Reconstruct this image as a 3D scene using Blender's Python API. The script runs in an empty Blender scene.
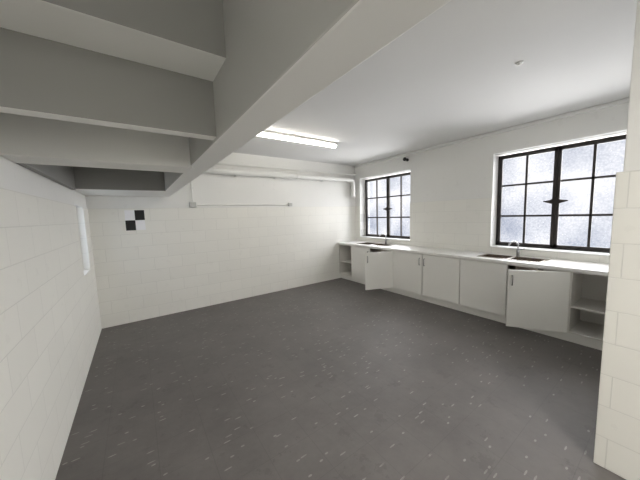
import bpy, bmesh, math
from mathutils import Vector, Matrix
C = bpy.context.scene.collection
S = bpy.context.scene

# ---------------------------------------------------------------- materials
def newmat(name):
    m = bpy.data.materials.new(name); m.use_nodes = True
    nt = m.node_tree; b = nt.nodes['Principled BSDF']
    return m, nt, b
def N(nt, t, **kw):
    n = nt.nodes.new(t)
    for k, v in kw.items(): setattr(n, k, v)
    return n
def math_n(nt, op, a, b=None):
    n = N(nt, 'ShaderNodeMath', operation=op)
    for i, v in enumerate((a, b)):
        if v is None: continue
        if isinstance(v, (int, float)): n.inputs[i].default_value = v
        else: nt.links.new(v, n.inputs[i])
    return n.outputs[0]
def mixc(nt, f, a, b):
    n = N(nt, 'ShaderNodeMix', data_type='RGBA')
    for s, v in ((n.inputs[0], f), (n.inputs[6], a), (n.inputs[7], b)):
        if isinstance(v, (int, float)): s.default_value = v
        elif isinstance(v, tuple): s.default_value = (*v, 1)
        else: nt.links.new(v, s)
    return n.outputs[2]
def paint(name, col, rough=0.6, metal=0.0, var=0.04, scale=3.0, bump=0.02):
    m, nt, b = newmat(name)
    tc = N(nt, 'ShaderNodeTexCoord')
    no = N(nt, 'ShaderNodeTexNoise'); no.inputs['Scale'].default_value = scale; no.inputs['Detail'].default_value = 4
    nt.links.new(tc.outputs['Object'], no.inputs['Vector'])
    c2 = tuple(max(0, c * (1 - 2 * var)) for c in col)
    nt.links.new(mixc(nt, no.outputs[0], col, c2), b.inputs['Base Color'])
    b.inputs['Roughness'].default_value = rough; b.inputs['Metallic'].default_value = metal
    if bump:
        n2 = N(nt, 'ShaderNodeTexNoise'); n2.inputs['Scale'].default_value = 60
        nt.links.new(tc.outputs['Object'], n2.inputs['Vector'])
        bp = N(nt, 'ShaderNodeBump'); bp.inputs['Strength'].default_value = bump; bp.inputs['Distance'].default_value = 0.01
        nt.links.new(n2.outputs[0], bp.inputs['Height']); nt.links.new(bp.outputs[0], b.inputs['Normal'])
    return m
def blocks(name, axis, col=(0.86, 0.85, 0.80), bw=0.40, bh=0.198, off=0.0):
    m, nt, b = newmat(name)
    tc = N(nt, 'ShaderNodeTexCoord'); sp = N(nt, 'ShaderNodeSeparateXYZ'); nt.links.new(tc.outputs['Object'], sp.inputs[0])
    cb = N(nt, 'ShaderNodeCombineXYZ')
    nt.links.new(math_n(nt, 'ADD', sp.outputs[axis], 20 + off), cb.inputs[0]); nt.links.new(sp.outputs[2], cb.inputs[1])
    br = N(nt, 'ShaderNodeTexBrick'); nt.links.new(cb.outputs[0], br.inputs['Vector'])
    br.inputs['Scale'].default_value = 1; br.inputs['Brick Width'].default_value = bw; br.inputs['Row Height'].default_value = bh
    br.inputs['Mortar Size'].default_value = 0.0035; br.inputs['Mortar Smooth'].default_value = 0.6
    br.inputs['Color1'].default_value = (*col, 1); br.inputs['Color2'].default_value = (*[c * 0.975 for c in col], 1)
    br.inputs['Mortar'].default_value = (*[c * 0.86 for c in col], 1)
    low = math_n(nt, 'LESS_THAN', sp.outputs[2], 1.785)
    no = N(nt, 'ShaderNodeTexNoise'); no.inputs['Scale'].default_value = 2.0; no.inputs['Detail'].default_value = 5
    nt.links.new(tc.outputs['Object'], no.inputs['Vector'])
    up = mixc(nt, no.outputs[0], (0.85, 0.845, 0.82), (0.80, 0.80, 0.775))
    base = mixc(nt, low, up, br.outputs['Color'])
    n3 = N(nt, 'ShaderNodeTexNoise'); n3.inputs['Scale'].default_value = 9; n3.inputs['Detail'].default_value = 6
    nt.links.new(tc.outputs['Object'], n3.inputs['Vector'])
    sc = math_n(nt, 'MULTIPLY', math_n(nt, 'GREATER_THAN', n3.outputs[0], 0.66), 0.06)
    base = mixc(nt, sc, base, (0.45, 0.43, 0.40))
    nt.links.new(base, b.inputs['Base Color'])
    nt.links.new(math_n(nt, 'SUBTRACT', 0.70, math_n(nt, 'MULTIPLY', low, 0.15)), b.inputs['Roughness'])
    b.inputs['Specular IOR Level'].default_value = 0.3
    h = math_n(nt, 'MULTIPLY', math_n(nt, 'SUBTRACT', 1.0, br.outputs['Fac']), math_n(nt, 'ADD', math_n(nt, 'MULTIPLY', low, 0.8), 0.2))
    bp = N(nt, 'ShaderNodeBump'); bp.inputs['Strength'].default_value = 0.3; bp.inputs['Distance'].default_value = 0.005
    nt.links.new(h, bp.inputs['Height']); nt.links.new(bp.outputs[0], b.inputs['Normal'])
    return m

M_wx = blocks('block_wall_x', 0); M_wy = blocks('block_wall_y', 1)
M_ceil = paint('ceiling_paint', (0.77, 0.77, 0.76), 0.8, scale=1.2)
M_soff = paint('soffit_shaded', (0.32, 0.32, 0.305), 0.7, scale=1.5)  # off-white ribs; the shade on their faces is put into this darker colour
M_soff_lit = paint('soffit_lit', (0.84, 0.84, 0.81), 0.7, scale=1.5)  # undersides and one whole rib, coloured brighter to look lit
M_beam = paint('beam_shaded', (0.48, 0.48, 0.46), 0.65, scale=1.5)  # white beam's sides, with their shade painted in as grey
M_beam_lit = paint('beam_lit', (0.86, 0.86, 0.84), 0.6, scale=1.5)  # same beam's underside, its brighter light painted into the colour
M_cab = paint('cabinet_laminate', (0.85, 0.84, 0.80), 0.4, var=0.015, bump=0)
M_cabin = paint('cabinet_interior', (0.74, 0.72, 0.68), 0.5, var=0.03, bump=0)
M_top = paint('worktop_laminate', (0.84, 0.83, 0.80), 0.3, var=0.02, bump=0)
M_steel = paint('brushed_steel', (0.42, 0.37, 0.32), 0.25, metal=1.0, var=0.1, bump=0)
M_chrome = paint('chrome', (0.42, 0.42, 0.43), 0.18, metal=1.0, var=0.01, bump=0)
M_frame = paint('window_frame_paint', (0.028, 0.021, 0.018), 0.5, var=0.2)
M_pipe = paint('pipe_paint', (0.84, 0.84, 0.81), 0.45, var=0.03)
M_plas = paint('white_plastic', (0.78, 0.78, 0.76), 0.4, var=0.02, bump=0)
M_cover = paint('cover_grey', (.50, .50, .48), .5, bump=0)
M_blackp = paint('black_plastic', (0.015, 0.015, 0.016), 0.4, var=0.1, bump=0)
M_sill = paint('sill_paint', (0.82, 0.82, 0.80), 0.5)

# floor
M_floor, nt, b = newmat('grey_vinyl_floor')
tc = N(nt, 'ShaderNodeTexCoord')
n1 = N(nt, 'ShaderNodeTexNoise'); n1.inputs['Scale'].default_value = 1.6; n1.inputs['Detail'].default_value = 8; n1.inputs['Roughness'].default_value = 0.72
nt.links.new(tc.outputs['Object'], n1.inputs['Vector'])
cr = N(nt, 'ShaderNodeValToRGB'); cr.color_ramp.elements[0].position = 0.32; cr.color_ramp.elements[1].position = 0.70
cr.color_ramp.elements[0].color = (0.108, 0.099, 0.094, 1); cr.color_ramp.elements[1].color = (0.162, 0.150, 0.142, 1)
nt.links.new(n1.outputs[0], cr.inputs[0])
col = cr.outputs[0]
def dash(rot, sx, sy, thr, rnd, seed):
    mp = N(nt, 'ShaderNodeMapping'); mp.inputs['Rotation'].default_value = (0, 0, rot); mp.inputs['Scale'].default_value = (sx, sy, 1); mp.inputs['Location'].default_value = (seed, seed * 1.7, 0)
    nt.links.new(tc.outputs['Object'], mp.inputs['Vector'])
    v = N(nt, 'ShaderNodeTexVoronoi', voronoi_dimensions='2D'); v.inputs['Scale'].default_value = 1.0
    nt.links.new(mp.outputs[0], v.inputs['Vector'])
    s = N(nt, 'ShaderNodeSeparateColor'); nt.links.new(v.outputs['Color'], s.inputs[0])
    return math_n(nt, 'MULTIPLY', math_n(nt, 'LESS_THAN', v.outputs['Distance'], thr), math_n(nt, 'GREATER_THAN', s.outputs[0], rnd))
d1 = dash(0.05, 4.0, 20, 0.10, 0.86, 3.1); d2 = dash(1.60, 4.0, 20, 0.10, 0.88, 7.7); d3 = dash(0.9, 9, 18, 0.12, 0.88, 1.3)
dd = math_n(nt, 'MAXIMUM', math_n(nt, 'MAXIMUM', d1, d2), d3)
n4 = N(nt, 'ShaderNodeTexNoise'); n4.inputs['Scale'].default_value = 25; nt.links.new(tc.outputs['Object'], n4.inputs['Vector'])
dd = math_n(nt, 'MULTIPLY', dd, math_n(nt, 'MULTIPLY', n4.outputs[0], 0.8))
col = mixc(nt, dd, col, (0.42, 0.40, 0.38))
n5 = N(nt, 'ShaderNodeTexNoise'); n5.inputs['Scale'].default_value = 5; n5.inputs['Detail'].default_value = 8; n5.inputs['Roughness'].default_value = .7
nt.links.new(tc.outputs['Object'], n5.inputs['Vector'])
col = mixc(nt, math_n(nt, 'MULTIPLY', math_n(nt, 'GREATER_THAN', n5.outputs[0], 0.60), 0.22), col, (0.06, 0.055, 0.05))
br = N(nt, 'ShaderNodeTexBrick'); br.offset = 0; br.inputs['Scale'].default_value = 1; br.inputs['Brick Width'].default_value = 0.3; br.inputs['Row Height'].default_value = 0.3
br.inputs['Mortar Size'].default_value = 0.002; nt.links.new(tc.outputs['Object'], br.inputs['Vector'])
col = mixc(nt, math_n(nt, 'MULTIPLY', br.outputs['Fac'], 0.2), col, (0.03, 0.03, 0.03))
nt.links.new(col, b.inputs['Base Color'])
rr = math_n(nt, 'ADD', math_n(nt, 'MULTIPLY', n1.outputs[0], 0.25), 0.44)
nt.links.new(rr, b.inputs['Roughness'])
bp = N(nt, 'ShaderNodeBump'); bp.inputs['Strength'].default_value = 0.12; bp.inputs['Distance'].default_value = 0.01
nt.links.new(n4.outputs[0], bp.inputs['Height']); nt.links.new(bp.outputs[0], b.inputs['Normal'])

# frosted glass
def frosted(name, tl_fac=0.15):
    m = bpy.data.materials.new(name); m.use_nodes = True; nt = m.node_tree; nt.nodes.clear()
    out = N(nt, 'ShaderNodeOutputMaterial'); tr = N(nt, 'ShaderNodeBsdfTransparent'); tl = N(nt, 'ShaderNodeBsdfTranslucent'); mx = N(nt, 'ShaderNodeMixShader')
    tc = N(nt, 'ShaderNodeTexCoord')
    v = N(nt, 'ShaderNodeTexVoronoi'); v.inputs['Scale'].default_value = 42; nt.links.new(tc.outputs['Object'], v.inputs['Vector'])
    n = N(nt, 'ShaderNodeTexNoise'); n.inputs['Scale'].default_value = 1.5; n.inputs['Detail'].default_value = 1.5; nt.links.new(tc.outputs['Object'], n.inputs['Vector'])
    nn = math_n(nt, 'MULTIPLY', math_n(nt, 'SUBTRACT', n.outputs[0], 0.42), 2.2)
    f = math_n(nt, 'ADD', math_n(nt, 'MULTIPLY', v.outputs['Distance'], 0.35), nn)
    f = math_n(nt, 'MINIMUM', math_n(nt, 'MAXIMUM', f, 0.0), 1.0)
    c = mixc(nt, f, (0.98, 0.98, 0.99), (0.64, 0.67, 0.74))
    nt.links.new(c, tl.inputs[0]); nt.links.new(c, tr.inputs[0])
    mx.inputs[0].default_value = tl_fac
    nt.links.new(tr.outputs[0], mx.inputs[1]); nt.links.new(tl.outputs[0], mx.inputs[2])
    gl = N(nt, 'ShaderNodeBsdfGlossy'); gl.inputs['Roughness'].default_value = 0.15; m2 = N(nt, 'ShaderNodeMixShader'); m2.inputs[0].default_value = 0.03
    nt.links.new(mx.outputs[0], m2.inputs[1]); nt.links.new(gl.outputs[0], m2.inputs[2]); nt.links.new(m2.outputs[0], out.inputs[0])
    return m
M_glass = frosted('frosted_glass', 0.025)
M_tube = bpy.data.materials.new('lit_tube'); M_tube.use_nodes = True
bb = M_tube.node_tree.nodes['Principled BSDF']; bb.inputs['Emission Color'].default_value = (1, 0.95, 0.86, 1); bb.inputs['Emission Strength'].default_value = 20

# ---------------------------------------------------------------- mesh helpers
def add_box(bm, x0, x1, y0, y1, z0, z1, mi=0, under=None):
    vs = [bm.verts.new((x, y, z)) for x in (x0, x1) for y in (y0, y1) for z in (z0, z1)]
    for k, f in enumerate(((0, 1, 3, 2), (4, 6, 7, 5), (0, 4, 5, 1), (2, 3, 7, 6), (0, 2, 6, 4), (1, 5, 7, 3))):
        fc = bm.faces.new([vs[i] for i in f]); fc.material_index = under if (under is not None and k == 4) else mi
def finish(bm, name, mats, parent=None, loc=(0, 0, 0), bevel=0, smooth=False):
    bmesh.ops.recalc_face_normals(bm, faces=bm.faces)
    me = bpy.data.meshes.new(name); bm.to_mesh(me); bm.free()
    for m in (mats if isinstance(mats, (list, tuple)) else [mats]): me.materials.append(m)
    o = bpy.data.objects.new(name, me); C.objects.link(o); o.location = loc
    if parent: o.parent = parent
    if bevel:
        md = o.modifiers.new('bevel', 'BEVEL'); md.width = bevel; md.segments = 2; md.limit_method = 'ANGLE'
    if smooth:
        for p in me.polygons: p.use_smooth = True
    return o
def boxes(name, lst, mats, parent=None, loc=(0, 0, 0), bevel=0):
    """boxes in WORLD coordinates; loc = origin of the parent/empty"""
    bm = bmesh.new()
    for bx in lst:
        x0, x1, y0, y1, z0, z1 = bx[:6]
        add_box(bm, x0 - loc[0], x1 - loc[0], y0 - loc[1], y1 - loc[1], z0 - loc[2], z1 - loc[2], bx[6] if len(bx) > 6 else 0, bx[7] if len(bx) > 7 else None)
    return finish(bm, name, mats, parent, (0, 0, 0) if parent else loc, bevel)
def tube(name, pts, r, mat, parent=None, loc=(0, 0, 0), res=6):
    cu = bpy.data.curves.new(name + '_c', 'CURVE'); cu.dimensions = '3D'; cu.bevel_depth = r; cu.bevel_resolution = res; cu.use_fill_caps = True
    s = cu.splines.new('POLY'); s.points.add(len(pts) - 1)
    for i, p in enumerate(pts): s.points[i].co = (p[0] - loc[0], p[1] - loc[1], p[2] - loc[2], 1)
    tmp = bpy.data.objects.new('tmp', cu); C.objects.link(tmp)
    dg = bpy.context.evaluated_depsgraph_get(); me = bpy.data.meshes.new_from_object(tmp.evaluated_get(dg))
    bpy.data.objects.remove(tmp); bpy.data.curves.remove(cu)
    me.name = name; me.materials.clear(); me.materials.append(mat)
    for p in me.polygons: p.use_smooth = True; p.material_index = 0
    o = bpy.data.objects.new(name, me); C.objects.link(o)
    if parent: o.parent = parent
    else: o.location = loc
    return o
def arc_pts(pts, r=0.08, n=6):
    out = [Vector(pts[0])]
    for i in range(1, len(pts) - 1):
        p = Vector(pts[i]); a = (Vector(pts[i - 1]) - p).normalized(); c = (Vector(pts[i + 1]) - p).normalized()
        A = p + a * r; B = p + c * r
        for k in range(n + 1):
            t = k / n; out.append(A * (1 - t) ** 2 + p * 2 * t * (1 - t) + B * t * t)
    out.append(Vector(pts[-1])); return out
def cyl(bm, c, r, h, axis='Z', seg=24, r2=None):
    mt = Matrix.Translation(c)
    if axis == 'X': mt = mt @ Matrix.Rotation(math.pi / 2, 4, 'Y')
    if axis == 'Y': mt = mt @ Matrix.Rotation(math.pi / 2, 4, 'X')
    bmesh.ops.create_cone(bm, cap_ends=True, segments=seg, radius1=r, radius2=r if r2 is None else r2, depth=h, matrix=mt)
def empty(name, loc, label, cat, group=None):
    e = bpy.data.objects.new(name, None); e.empty_display_size = 0.1; C.objects.link(e); e.location = loc
    tag(e, label, cat, group); return e
def tag(o, label, cat, group=None):
    o['label'] = label; o['category'] = cat
    if group: o['group'] = group
def struct(o, label, cat):
    o['kind'] = 'structure'; o['label'] = label; o['category'] = cat; return o

# ---------------------------------------------------------------- room
XL, XR, YB, YN, ZC = -0.54, 4.64, 4.97, -2.5, 2.80
XW = 4.86   # window plane
DZ = 1.785
struct(boxes('floor', [(XL - 0.2, XR + 0.4, YN - 0.2, YB + 0.2, -0.1, 0)], M_floor), 'dark grey vinyl floor with pale flecks', 'floor')
struct(boxes('ceiling', [(XL - 0.2, XR + 0.4, YN - 0.2, YB + 0.2, ZC, ZC + 0.15)], M_ceil), 'smooth white painted ceiling', 'ceiling')
struct(boxes('wall_back', [(XL - 0.2, XR + 0.4, YB + 0.012, YB + 0.2, DZ, ZC), (XL - 0.2, XR + 0.4, YB, YB + 0.2, 0, DZ)], M_wx), 'white painted block wall with glossy lower part', 'wall')
ly0, ly1, lz0, lz1 = 4.05, 4.56, 0.97, 1.80
struct(boxes('wall_left', [
    (XL - 0.2, XL, YN - 0.2, ly0, 0, DZ), (XL - 0.2, XL, ly1, YB + 0.01, 0, DZ), (XL - 0.2, XL, ly0, ly1, 0, lz0),
    (XL - 0.2, XL - 0.012, YN - 0.2, ly0, DZ, ZC), (XL - 0.2, XL - 0.012, ly1, YB + 0.01, DZ, ZC), (XL - 0.2, XL - 0.012, ly0, ly1, lz1, ZC)], M_wy),
    'white painted block wall with glossy lower part', 'wall')
w = [(3.33, 4.80), (0.36, 1.82)]; wz0, wz1 = 0.99, 2.46
segs = [(YN - 0.2, w[1][0]), (w[1][1], w[0][0]), (w[0][1], YB + 0.01)]
lst = []
for a, c in segs: lst += [(XR, XR + 0.35, a, c, 0, DZ), (XR + 0.012, XR + 0.35, a, c, DZ, wz1)]
for a, c in w: lst += [(XR, XR + 0.35, a, c, 0, wz0)]
lst += [(XR + 0.012, XR + 0.35, YN - 0.2, YB + 0.01, wz1, ZC)]
struct(boxes('wall_right', lst, M_wy), 'white block wall holding two steel windows', 'wall')
struct(boxes('wall_near', [(2.22, XR, YN, 0.25, 0, DZ), (2.232, XR, YN, 0.225, DZ, ZC)], M_wy, bevel=0.004), 'white block wall ending beside the worktop', 'wall')
struct(boxes('wall_front', [(XL - 0.2, 2.25, YN - 0.2, YN, 0, ZC)], M_wx), 'white painted block wall', 'wall')
struct(boxes('trim_1', [(XR - 0.03, XR + 0.02, 0.2, YB, ZC - 0.05, ZC)], M_ceil, bevel=0.015), 'white painted cornice above the windows', 'trim')
# beam + ribs
BX0, BX1, BZ = 0.35, 0.492, 1.97
struct(boxes('trim_2', [(BX0, BX1, -0.6, YB, BZ, ZC, 0, 1)], [M_beam, M_beam_lit], bevel=0.006), 'deep white painted concrete beam', 'beam')
a0, a1 = XL - 0.01, BX0 + .01
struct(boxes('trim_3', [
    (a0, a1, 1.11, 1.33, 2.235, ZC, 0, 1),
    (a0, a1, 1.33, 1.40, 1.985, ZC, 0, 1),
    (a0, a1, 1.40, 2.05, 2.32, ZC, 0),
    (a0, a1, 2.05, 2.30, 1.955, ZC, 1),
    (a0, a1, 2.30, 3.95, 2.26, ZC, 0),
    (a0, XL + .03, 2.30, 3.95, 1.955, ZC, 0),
    (a0, a1, 3.95, YB, 1.965, ZC, 0, 1)], [M_soff, M_soff_lit], bevel=0.004), 'ribbed concrete soffit between beam and wall, light and shade in its colours', 'soffit')

# ---------------------------------------------------------------- windows
def window(name, y0, y1, x, rows, cols, handle=True, label=''):
    yc = (y0 + y1) / 2; z0, z1 = wz0 + 0.02, wz1 - 0.02
    L = []
    d = 0.02
    L += [(x - d, x + d, y0, y1, z0, z0 + 0.035), (x - d, x + d, y0, y1, z1 - 0.035, z1), (x - d, x + d, y0, y0 + 0.03, z0, z1), (x - d, x + d, y1 - 0.03, y1, z0, z1)]
    for sy0, sy1 in ((y0 + 0.03, yc - 0.005), (yc + 0.005, y1 - 0.03)):
        L += [(x - d - .012, x + .01, sy0, sy0 + 0.034, z0 + .03, z1 - .03), (x - d - .012, x + .01, sy1 - 0.034, sy1, z0 + .03, z1 - .03),
              (x - d - .012, x + .01, sy0, sy1, z0 + .03, z0 + .06), (x - d - .012, x + .01, sy0, sy1, z1 - .06, z1 - .03)]
        m = (sy0 + sy1) / 2; L += [(x - .018, x + .012, m - .014, m + .014, z0 + .05, z1 - .05)]
        for k in (1, 2):
            zz = z0 + (z1 - z0) * k / 3; L += [(x - .018, x + .012, sy0 + .02, sy1 - .02, zz - .014, zz + .014)]
    L += [(x - .02, x + .015, yc - .022, yc + .022, z0, z1)]
    org = (x, yc, z0)
    o = boxes(name, L, M_frame, loc=org); struct(o, label, 'window')
    g = boxes('window_glass', [(x + .001, x + .005, y0 + .01, y1 - .01, z0 + .01, z1 - .01)], M_glass, parent=o, loc=org); g['label'] = 'frosted patterned glass'
    bm = bmesh.new(); zc = 0.66; xx = -0.05
    for sgn in (-1, 1):
        prof = [(0.012, -0.055), (0.035, -0.02), (0.13, 0.012), (0.135, 0.024), (0.06, 0.035), (0.02, 0.06), (0.008, 0.075)]
        f0 = [bm.verts.new((xx, sgn * a, zc + c)) for a, c in prof]; f1 = [bm.verts.new((xx + .014, sgn * a, zc + c)) for a, c in prof]
        bm.faces.new(f0); bm.faces.new(f1[::-1])
        for i in range(len(prof)): j = (i + 1) % len(prof); bm.faces.new((f0[i], f0[j], f1[j], f1[i]))
    add_box(bm, xx, -0.015, -0.018, 0.018, zc - 0.07, zc + 0.075)
    h = finish(bm, 'window_handle', M_frame, parent=o)
    return o
window('window_1', w[0][0], w[0][1], XW, 3, 2, label='dark steel casement window with frosted panes')
window('window_2', w[1][0], w[1][1], XW, 3, 2, label='dark steel casement window with frosted panes')
o = boxes('window_3', [(XL - .10, XL - .07, ly0, ly0 + .03, lz0, lz1), (XL - .10, XL - .07, ly1 - .03, ly1, lz0, lz1), (XL - .10, XL - .07, ly0, ly1, lz0, lz0 + .03), (XL - .10, XL - .07, ly0, ly1, lz1 - .03, lz1)], M_sill, loc=(XL, ly0, lz0))
struct(o, 'small frosted window in white frame', 'window')
g = boxes('window_glass', [(XL - .09, XL - .085, ly0, ly1, lz0, lz1)], M_glass, parent=o, loc=(XL, ly0, lz0)); g['label'] = 'frosted glass'
for i, (a, c) in enumerate(w):
    struct(boxes('trim_%d' % (4 + i), [(XR - .012, XW - .02, a - .0, c + .0, wz0, wz0 + .02)], M_sill, bevel=.004), 'white painted window sill', 'sill')

# ---------------------------------------------------------------- kitchen
FX = 4.065; CB0, CB1 = 0.12, 0.86; BXK = 4.60
o = boxes('cabinet_plinth', [(4.11, 4.56, 0.255, YB - .005, 0, CB0)], M_cab, loc=(4.3, 2.6, 0), bevel=.003); tag(o, 'long white plinth under the base cabinets', 'plinth')
def handle(parent, side, z):
    p = arc_pts([(-.019, side, z - .06), (-.045, side, z - .06), (-.045, side, z + .06), (-.019, side, z + .06)], r=.012, n=4)
    h = tube('handle', p, .007, M_chrome, parent=parent, res=3); h['label'] = 'chrome bar handle'; return h
def cabinet(y0, y1, label, doors=(), shelf=True, mid=False):
    e = empty('kitchen_cabinet', (FX, (y0 + y1) / 2, CB0), label, 'cabinet')
    lo = tuple(e.location); t = .018; a, c = y0 + .0015, y1 - .0015
    L = [(FX, BXK, a, a + t, CB0, CB1), (FX, BXK, c - t, c, CB0, CB1), (FX + .001, BXK - .001, a + t, c - t, CB0 , CB0 + t), (BXK - .006, BXK, a + t, c - t, CB0 + t, CB1),
         (FX + .001, FX + .07, a + t, c - t, CB1 - t, CB1)]
    boxes('body', L, M_cabin, parent=e, loc=lo)
    if shelf: boxes('shelf', [(FX + .03, BXK - .01, a + t, c - t, .42, .438)], M_cabin, parent=e, loc=lo)
    for hy, dr, wd, ang, hs in doors:
        dw = wd - .006
        bm = bmesh.new()
        ys = (0.003, dw) if dr > 0 else (-dw, -0.003)
        add_box(bm, -.018, 0, ys[0], ys[1], .004, CB1 - CB0 - .012)
        d = finish(bm, 'door', M_cab, parent=e, bevel=.0015)
        d.location = (-.001, hy - lo[1], 0); d.rotation_euler = (0, 0, math.radians(ang) * dr)
        if hs: handle(d, dr * (dw - .04), .60)
        if ang:
            d['label'] = 'white door standing open'
            for z in (.1, .62):
                bm = bmesh.new(); add_box(bm, .0005, .014, min(dr * .012, dr * .05), max(dr * .012, dr * .05), z - .012, z + .012)
                cyl(bm, (.004, dr * .05, z), .017, .006, 'X', 16)
                finish(bm, 'hinge', M_chrome, parent=d)
    return e
cabinet(4.50, 4.965, 'white open cabinet without a door, against the wall', shelf=True)
cabinet(3.30, 4.50, 'white double cabinet under the sink, one door open', [(4.498, -1, .598, 0, True), (3.302, 1, .598, 68, True)], shelf=False)
cabinet(2.00, 3.30, 'white double cabinet with both doors closed', [(3.298, -1, .648, 0, True), (2.002, 1, .648, 0, True)], shelf=False)
cabinet(0.75, 2.00, 'white double cabinet under the sink, one door ajar', [(1.998, -1, .63, 0, False), (.752, 1, .61, 33, True)], shelf=False)
cabinet(0.255, 0.75, 'white open cabinet with missing door and inner shelf', shelf=True)

SK = [(1.05, 1.80, 4.17, 4.50), (3.62, 4.42, 4.17, 4.50)]
wx0, wx1, wy0, wy1 = 4.035, XR - .002, 0.252, YB - .003
zz0, zz1 = .862, .90
L = [(wx0, SK[0][2], wy0, wy1, zz0, zz1), (SK[0][3], wx1, wy0, wy1, zz0, zz1), (SK[0][2], SK[0][3], wy0, SK[0][0], zz0, zz1), (SK[0][2], SK[0][3], SK[0][1], SK[1][0], zz0, zz1), (SK[0][2], SK[0][3], SK[1][1], wy1, zz0, zz1)]
o = boxes('worktop', L, M_top, loc=(4.3, 2.6, zz0)); tag(o, 'long white laminate worktop under the windows', 'worktop')

def sink(y0, y1, x0, x1, label):
    e = empty('kitchen_sink', ((x0 + x1) / 2, (y0 + y1) / 2, .90), label, 'sink'); lo = tuple(e.location)
    bm = bmesh.new(); g = .03; ym = (y0 + y1) / 2
    def bx(a, b_, c, d, e0, f): add_box(bm, a - lo[0], b_ - lo[0], c - lo[1], d - lo[1], e0 - lo[2], f - lo[2])
    t0, t1 = .9005, .905
    X0, X1, Y0, Y1 = x0 - .012, x1 + .012, y0 - .012, y1 + .012
    bx(X0, x0 + g, Y0, Y1, t0, t1); bx(x1 - g, X1, Y0, Y1, t0, t1); bx(x0 + g, x1 - g, Y0, y0 + g, t0, t1); bx(x0 + g, x1 - g, y1 - g, Y1, t0, t1); bx(x0 + g, x1 - g, ym - .02, ym + .02, t0, t1)
    finish(bm, 'rim', M_steel, parent=e)
    for a, c in ((y0 + g, ym - .02), (ym + .02, y1 - g)):
        bm = bmesh.new()
        top = [(x0 + g, a), (x1 - g, a), (x1 - g, c), (x0 + g, c)]; cxm, cym = (x0 + x1) / 2, (a + c) / 2
        rings = []
        for s, z in ((1, .9), (.97, .80), (.93, .755), (.85, .74)):
            rings.append([bm.verts.new((cxm + (px - cxm) * s - lo[0], cym + (py - cym) * s - lo[1], z - lo[2])) for px, py in top])
        for r0, r1 in zip(rings, rings[1:]):
            for i in range(4): bm.faces.new((r0[i], r0[(i + 1) % 4], r1[(i + 1) % 4], r1[i]))
        bm.faces.new(rings[-1])
        o = finish(bm, 'basin', M_steel, parent=e)
        bm = bmesh.new(); cyl(bm, (cxm - lo[0], cym - lo[1], .742 - lo[2]), .035, .004); cyl(bm, (cxm - lo[0], cym - lo[1], .746 - lo[2]), .015, .006)
        finish(bm, 'drain', M_chrome, parent=e)
    return e
sink(*SK[0][:2], *SK[0][2:], 'stainless steel double bowl sink set in the worktop')
sink(*SK[1][:2], *SK[1][2:], 'stainless steel double bowl sink in the corner')
def tap(y, label):
    e = empty('kitchen_tap', (4.56, y, .90), label, 'tap')
    bm = bmesh.new(); cyl(bm, (0, 0, .006), .027, .012); cyl(bm, (0, 0, .035), .02, .06); cyl(bm, (0, 0, .085), .022, .04, r2=.016)
    finish(bm, 'tap_base', M_chrome, parent=e, bevel=.001)
    pts = [Vector((0, 0, .06)), Vector((0, 0, .15))]
    for k in range(1, 13):
        t = math.pi * k / 12 * 0.95; pts.append(Vector((-.07 + .07 * math.cos(t), 0.0 + .035 * (1 - math.cos(t)), .15 + .07 * math.sin(t))))
    tube('spout', pts, .011, M_chrome, parent=e)
    tube('lever', [(0, 0, .09), (.01, -.035, .105), (.012, -.075, .115)], .007, M_chrome, parent=e)
tap(1.42, 'chrome gooseneck tap behind the sink'); tap(3.90, 'chrome gooseneck tap near the corner')

# ---------------------------------------------------------------- pipes & fittings
e = empty('wall_pipe', (2.5, 4.89, 2.43), 'thick white painted pipe running along the wall', 'pipe'); lo = tuple(e.location)
tube('pipe_run', arc_pts([(BX1 + .0, 4.89, 2.43), (4.50, 4.89, 2.43), (4.50, 4.89, 2.02)], r=.09), .052, M_pipe, parent=e, loc=lo)
def ring(pos, r, h, ax):
    bm = bmesh.new(); cyl(bm, (pos[0] - lo[0], 0, pos[2] - lo[2]), r, h, ax); finish(bm, 'pipe_collar', M_pipe, parent=e)
for x in (1.2, 2.9, 4.3): ring((x, 0, 2.43), .059, .05, 'X')
ring((4.5, 0, 2.16), .060, .07, 'Z'); ring((4.5, 0, 2.03), .062, .04, 'Z')
for x in (1.6, 2.4, 3.6):
    bm = bmesh.new(); add_box(bm, x - .015 - lo[0], x + .015 - lo[0], 0, .09, -.066, -.050); add_box(bm, x - .015 - lo[0], x + .015 - lo[0], .075, .091, -.066, .06)
    finish(bm, 'bracket', M_pipe, parent=e)
o = tube('service_pipe', [(BX1, 4.955, 2.58), (XR + .01, 4.955, 2.58)], .027, M_pipe, loc=(2.5, 4.955, 2.58)); tag(o, 'slim white pipe above the thick wall pipe', 'pipe')
e = empty('electrical_conduit', (1.8, 4.955, 1.83), 'thin white conduit linking two surface boxes', 'conduit'); lo = tuple(e.location)
tube('horizontal_conduit', [(.892, 4.965, 1.83), (2.698, 4.965, 1.83)], .012, M_pipe, parent=e, loc=lo)
e = empty('vertical_conduit', (.836, 4.968, 2.12), 'thin white conduit rising from the square junction box', 'conduit'); lo = tuple(e.location)
tube('conduit_pipe', [(.836, 4.968, 1.886), (.836, 4.968, 2.36)], .012, M_pipe, parent=e, loc=lo)
bm = bmesh.new(); add_box(bm, -.022, .022, -.016, .014, -.012, .012); finish(bm, 'clip', M_plas, parent=e)
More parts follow.
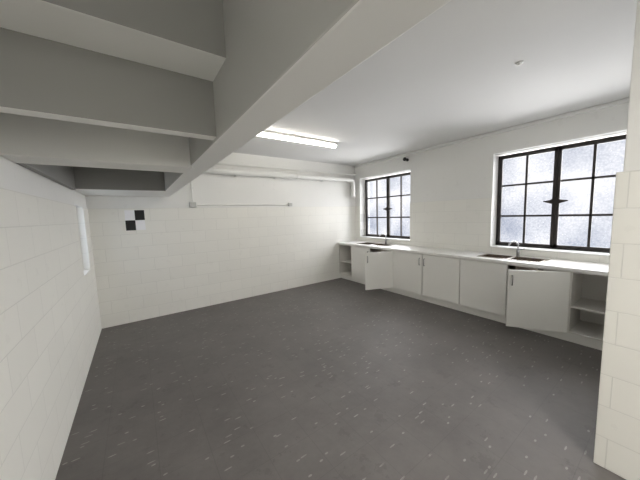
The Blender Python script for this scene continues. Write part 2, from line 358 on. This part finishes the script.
for x, s, lb in ((.836, .055, 'square white surface junction box beside the beam'), (2.74, .042, 'small white surface box at the conduit end')):
    e = empty('junction_box', (x, YB + .012, 1.83), lb, 'electrical box')
    bm = bmesh.new(); add_box(bm, -s, s, -.05, .0, -s + .012, s); finish(bm, 'box_body', M_plas, parent=e, bevel=.004)
    bm = bmesh.new(); add_box(bm, -s * .8, s * .8, -.056, -.050, -s * .7, s * .8)
    c = finish(bm, 'cover_plate', M_cover, parent=e, bevel=.001)
# checker target sheet
M_chk, nt, b = newmat('checker_print')
tc = N(nt, 'ShaderNodeTexCoord'); sp = N(nt, 'ShaderNodeSeparateXYZ'); nt.links.new(tc.outputs['Object'], sp.inputs[0])
rgt = math_n(nt, 'GREATER_THAN', sp.outputs[0], 0.0); upp = math_n(nt, 'GREATER_THAN', sp.outputs[2], 0.0)
same = math_n(nt, 'COMPARE', rgt, upp); same.node.inputs[2].default_value = .1
nt.links.new(mixc(nt, same, (.90, .90, .92), (.012, .012, .012)), b.inputs['Base Color']); b.inputs['Roughness'].default_value = .6
bm = bmesh.new(); add_box(bm, -.125, .125, -.002, 0, -.155, .155)
o = finish(bm, 'survey_target', M_chk, loc=(0.0, YB, 1.60)); tag(o, 'black and white checkered paper target on the wall', 'survey target')
# security camera
e = empty('security_camera', (XR + .012, 3.40, 2.66), 'small black camera on a wall bracket', 'camera')
bm = bmesh.new(); cyl(bm, (-.008, 0, 0), .03, .016, 'X'); add_box(bm, -.07, -.01, -.01, .01, -.01, .01); finish(bm, 'mount', M_blackp, parent=e)
bm = bmesh.new(); cyl(bm, (0, 0, 0), .032, .10, 'X'); cyl(bm, (-.055, 0, 0), .036, .02, 'X')
c = finish(bm, 'camera_body', M_blackp, parent=e, bevel=.002); c.location = (-.09, 0, .01); c.rotation_euler = (0, math.radians(-15), math.radians(35))
# ceiling fitting
e = empty('ceiling_fitting', (2.70, .89, ZC), 'small white round fitting fixed to the ceiling', 'ceiling fitting')
bm = bmesh.new(); cyl(bm, (0, 0, -.004), .030, .008); finish(bm, 'base_plate', M_plas, parent=e, bevel=.002)
bm = bmesh.new(); cyl(bm, (0, 0, -.014), .014, .012, r2=.017); finish(bm, 'knob', M_plas, parent=e)
# fluorescent light
e = empty('fluorescent_light', (2.11, 3.53, ZC), 'lit fluorescent batten light on the ceiling', 'light fixture')
bm = bmesh.new(); add_box(bm, -.76, .76, -.042, .042, -.035, 0); add_box(bm, -.76, -.745, -.04, .04, -.085, -.035); add_box(bm, .745, .76, -.04, .04, -.085, -.035)
finish(bm, 'housing', M_plas, parent=e, bevel=.003)
bm = bmesh.new(); cyl(bm, (0, 0, 0), .036, 1.486, 'X'); t = finish(bm, 'tube_diffuser', M_tube, parent=e); t.location = (0, 0, -.060); t.scale = (1, 1, .68)

# ---------------------------------------------------------------- lights
def area(name, loc, rot, sx, sy, en, col=(1, 1, 1)):
    l = bpy.data.lights.new(name, 'AREA'); l.shape = 'RECTANGLE'; l.size = sx; l.size_y = sy; l.energy = en; l.color = col
    o = bpy.data.objects.new(name, l); C.objects.link(o); o.location = loc; o.rotation_euler = rot; return o
sl = bpy.data.lights.new('soft_sky_sun', 'SUN'); sl.energy = 27; sl.angle = math.radians(115); sl.color = (1.0, 0.985, 0.955)
so = bpy.data.objects.new('soft_sky_sun', sl); C.objects.link(so); so.location = (7, 2.5, 3)
so.rotation_euler = Vector((-1, -0.20, -0.20)).to_track_quat('-Z', 'Y').to_euler()
area('daylight_side', (-1.0, 4.3, 1.4), (0, math.radians(-90), 0), 1.6, 1.6, 16, (0.86, 0.93, 1.0))
area('rear_fill', (0.9, -1.4, 2.72), (0, 0, 0), 1.2, .5, 68, (1, .97, .925))  # unseen fill light added behind the camera to brighten the room
wd = bpy.data.worlds.new('world'); S.world = wd; wd.use_nodes = True
wd.node_tree.nodes['Background'].inputs[0].default_value = (0.92, 0.94, 1.0, 1); wd.node_tree.nodes['Background'].inputs[1].default_value = 0.76

# ---------------------------------------------------------------- camera
cam = bpy.data.cameras.new('camera'); co = bpy.data.objects.new('camera', cam); C.objects.link(co)
f = Vector((0.5730, 0.8132, -0.0972)).normalized(); u = Vector((0.0816, 0.0626, 0.9948)); r = f.cross(u).normalized(); u = r.cross(f)
co.matrix_world = Matrix(((r.x, u.x, -f.x, 0), (r.y, u.y, -f.y, 0), (r.z, u.z, -f.z, 1.6), (0, 0, 0, 1)))
cam.sensor_width = 36; cam.lens = 260 / 640 * 36; cam.clip_start = 0.02
S.camera = co
S.view_settings.view_transform = 'Standard'
S.view_settings.exposure = 0.0
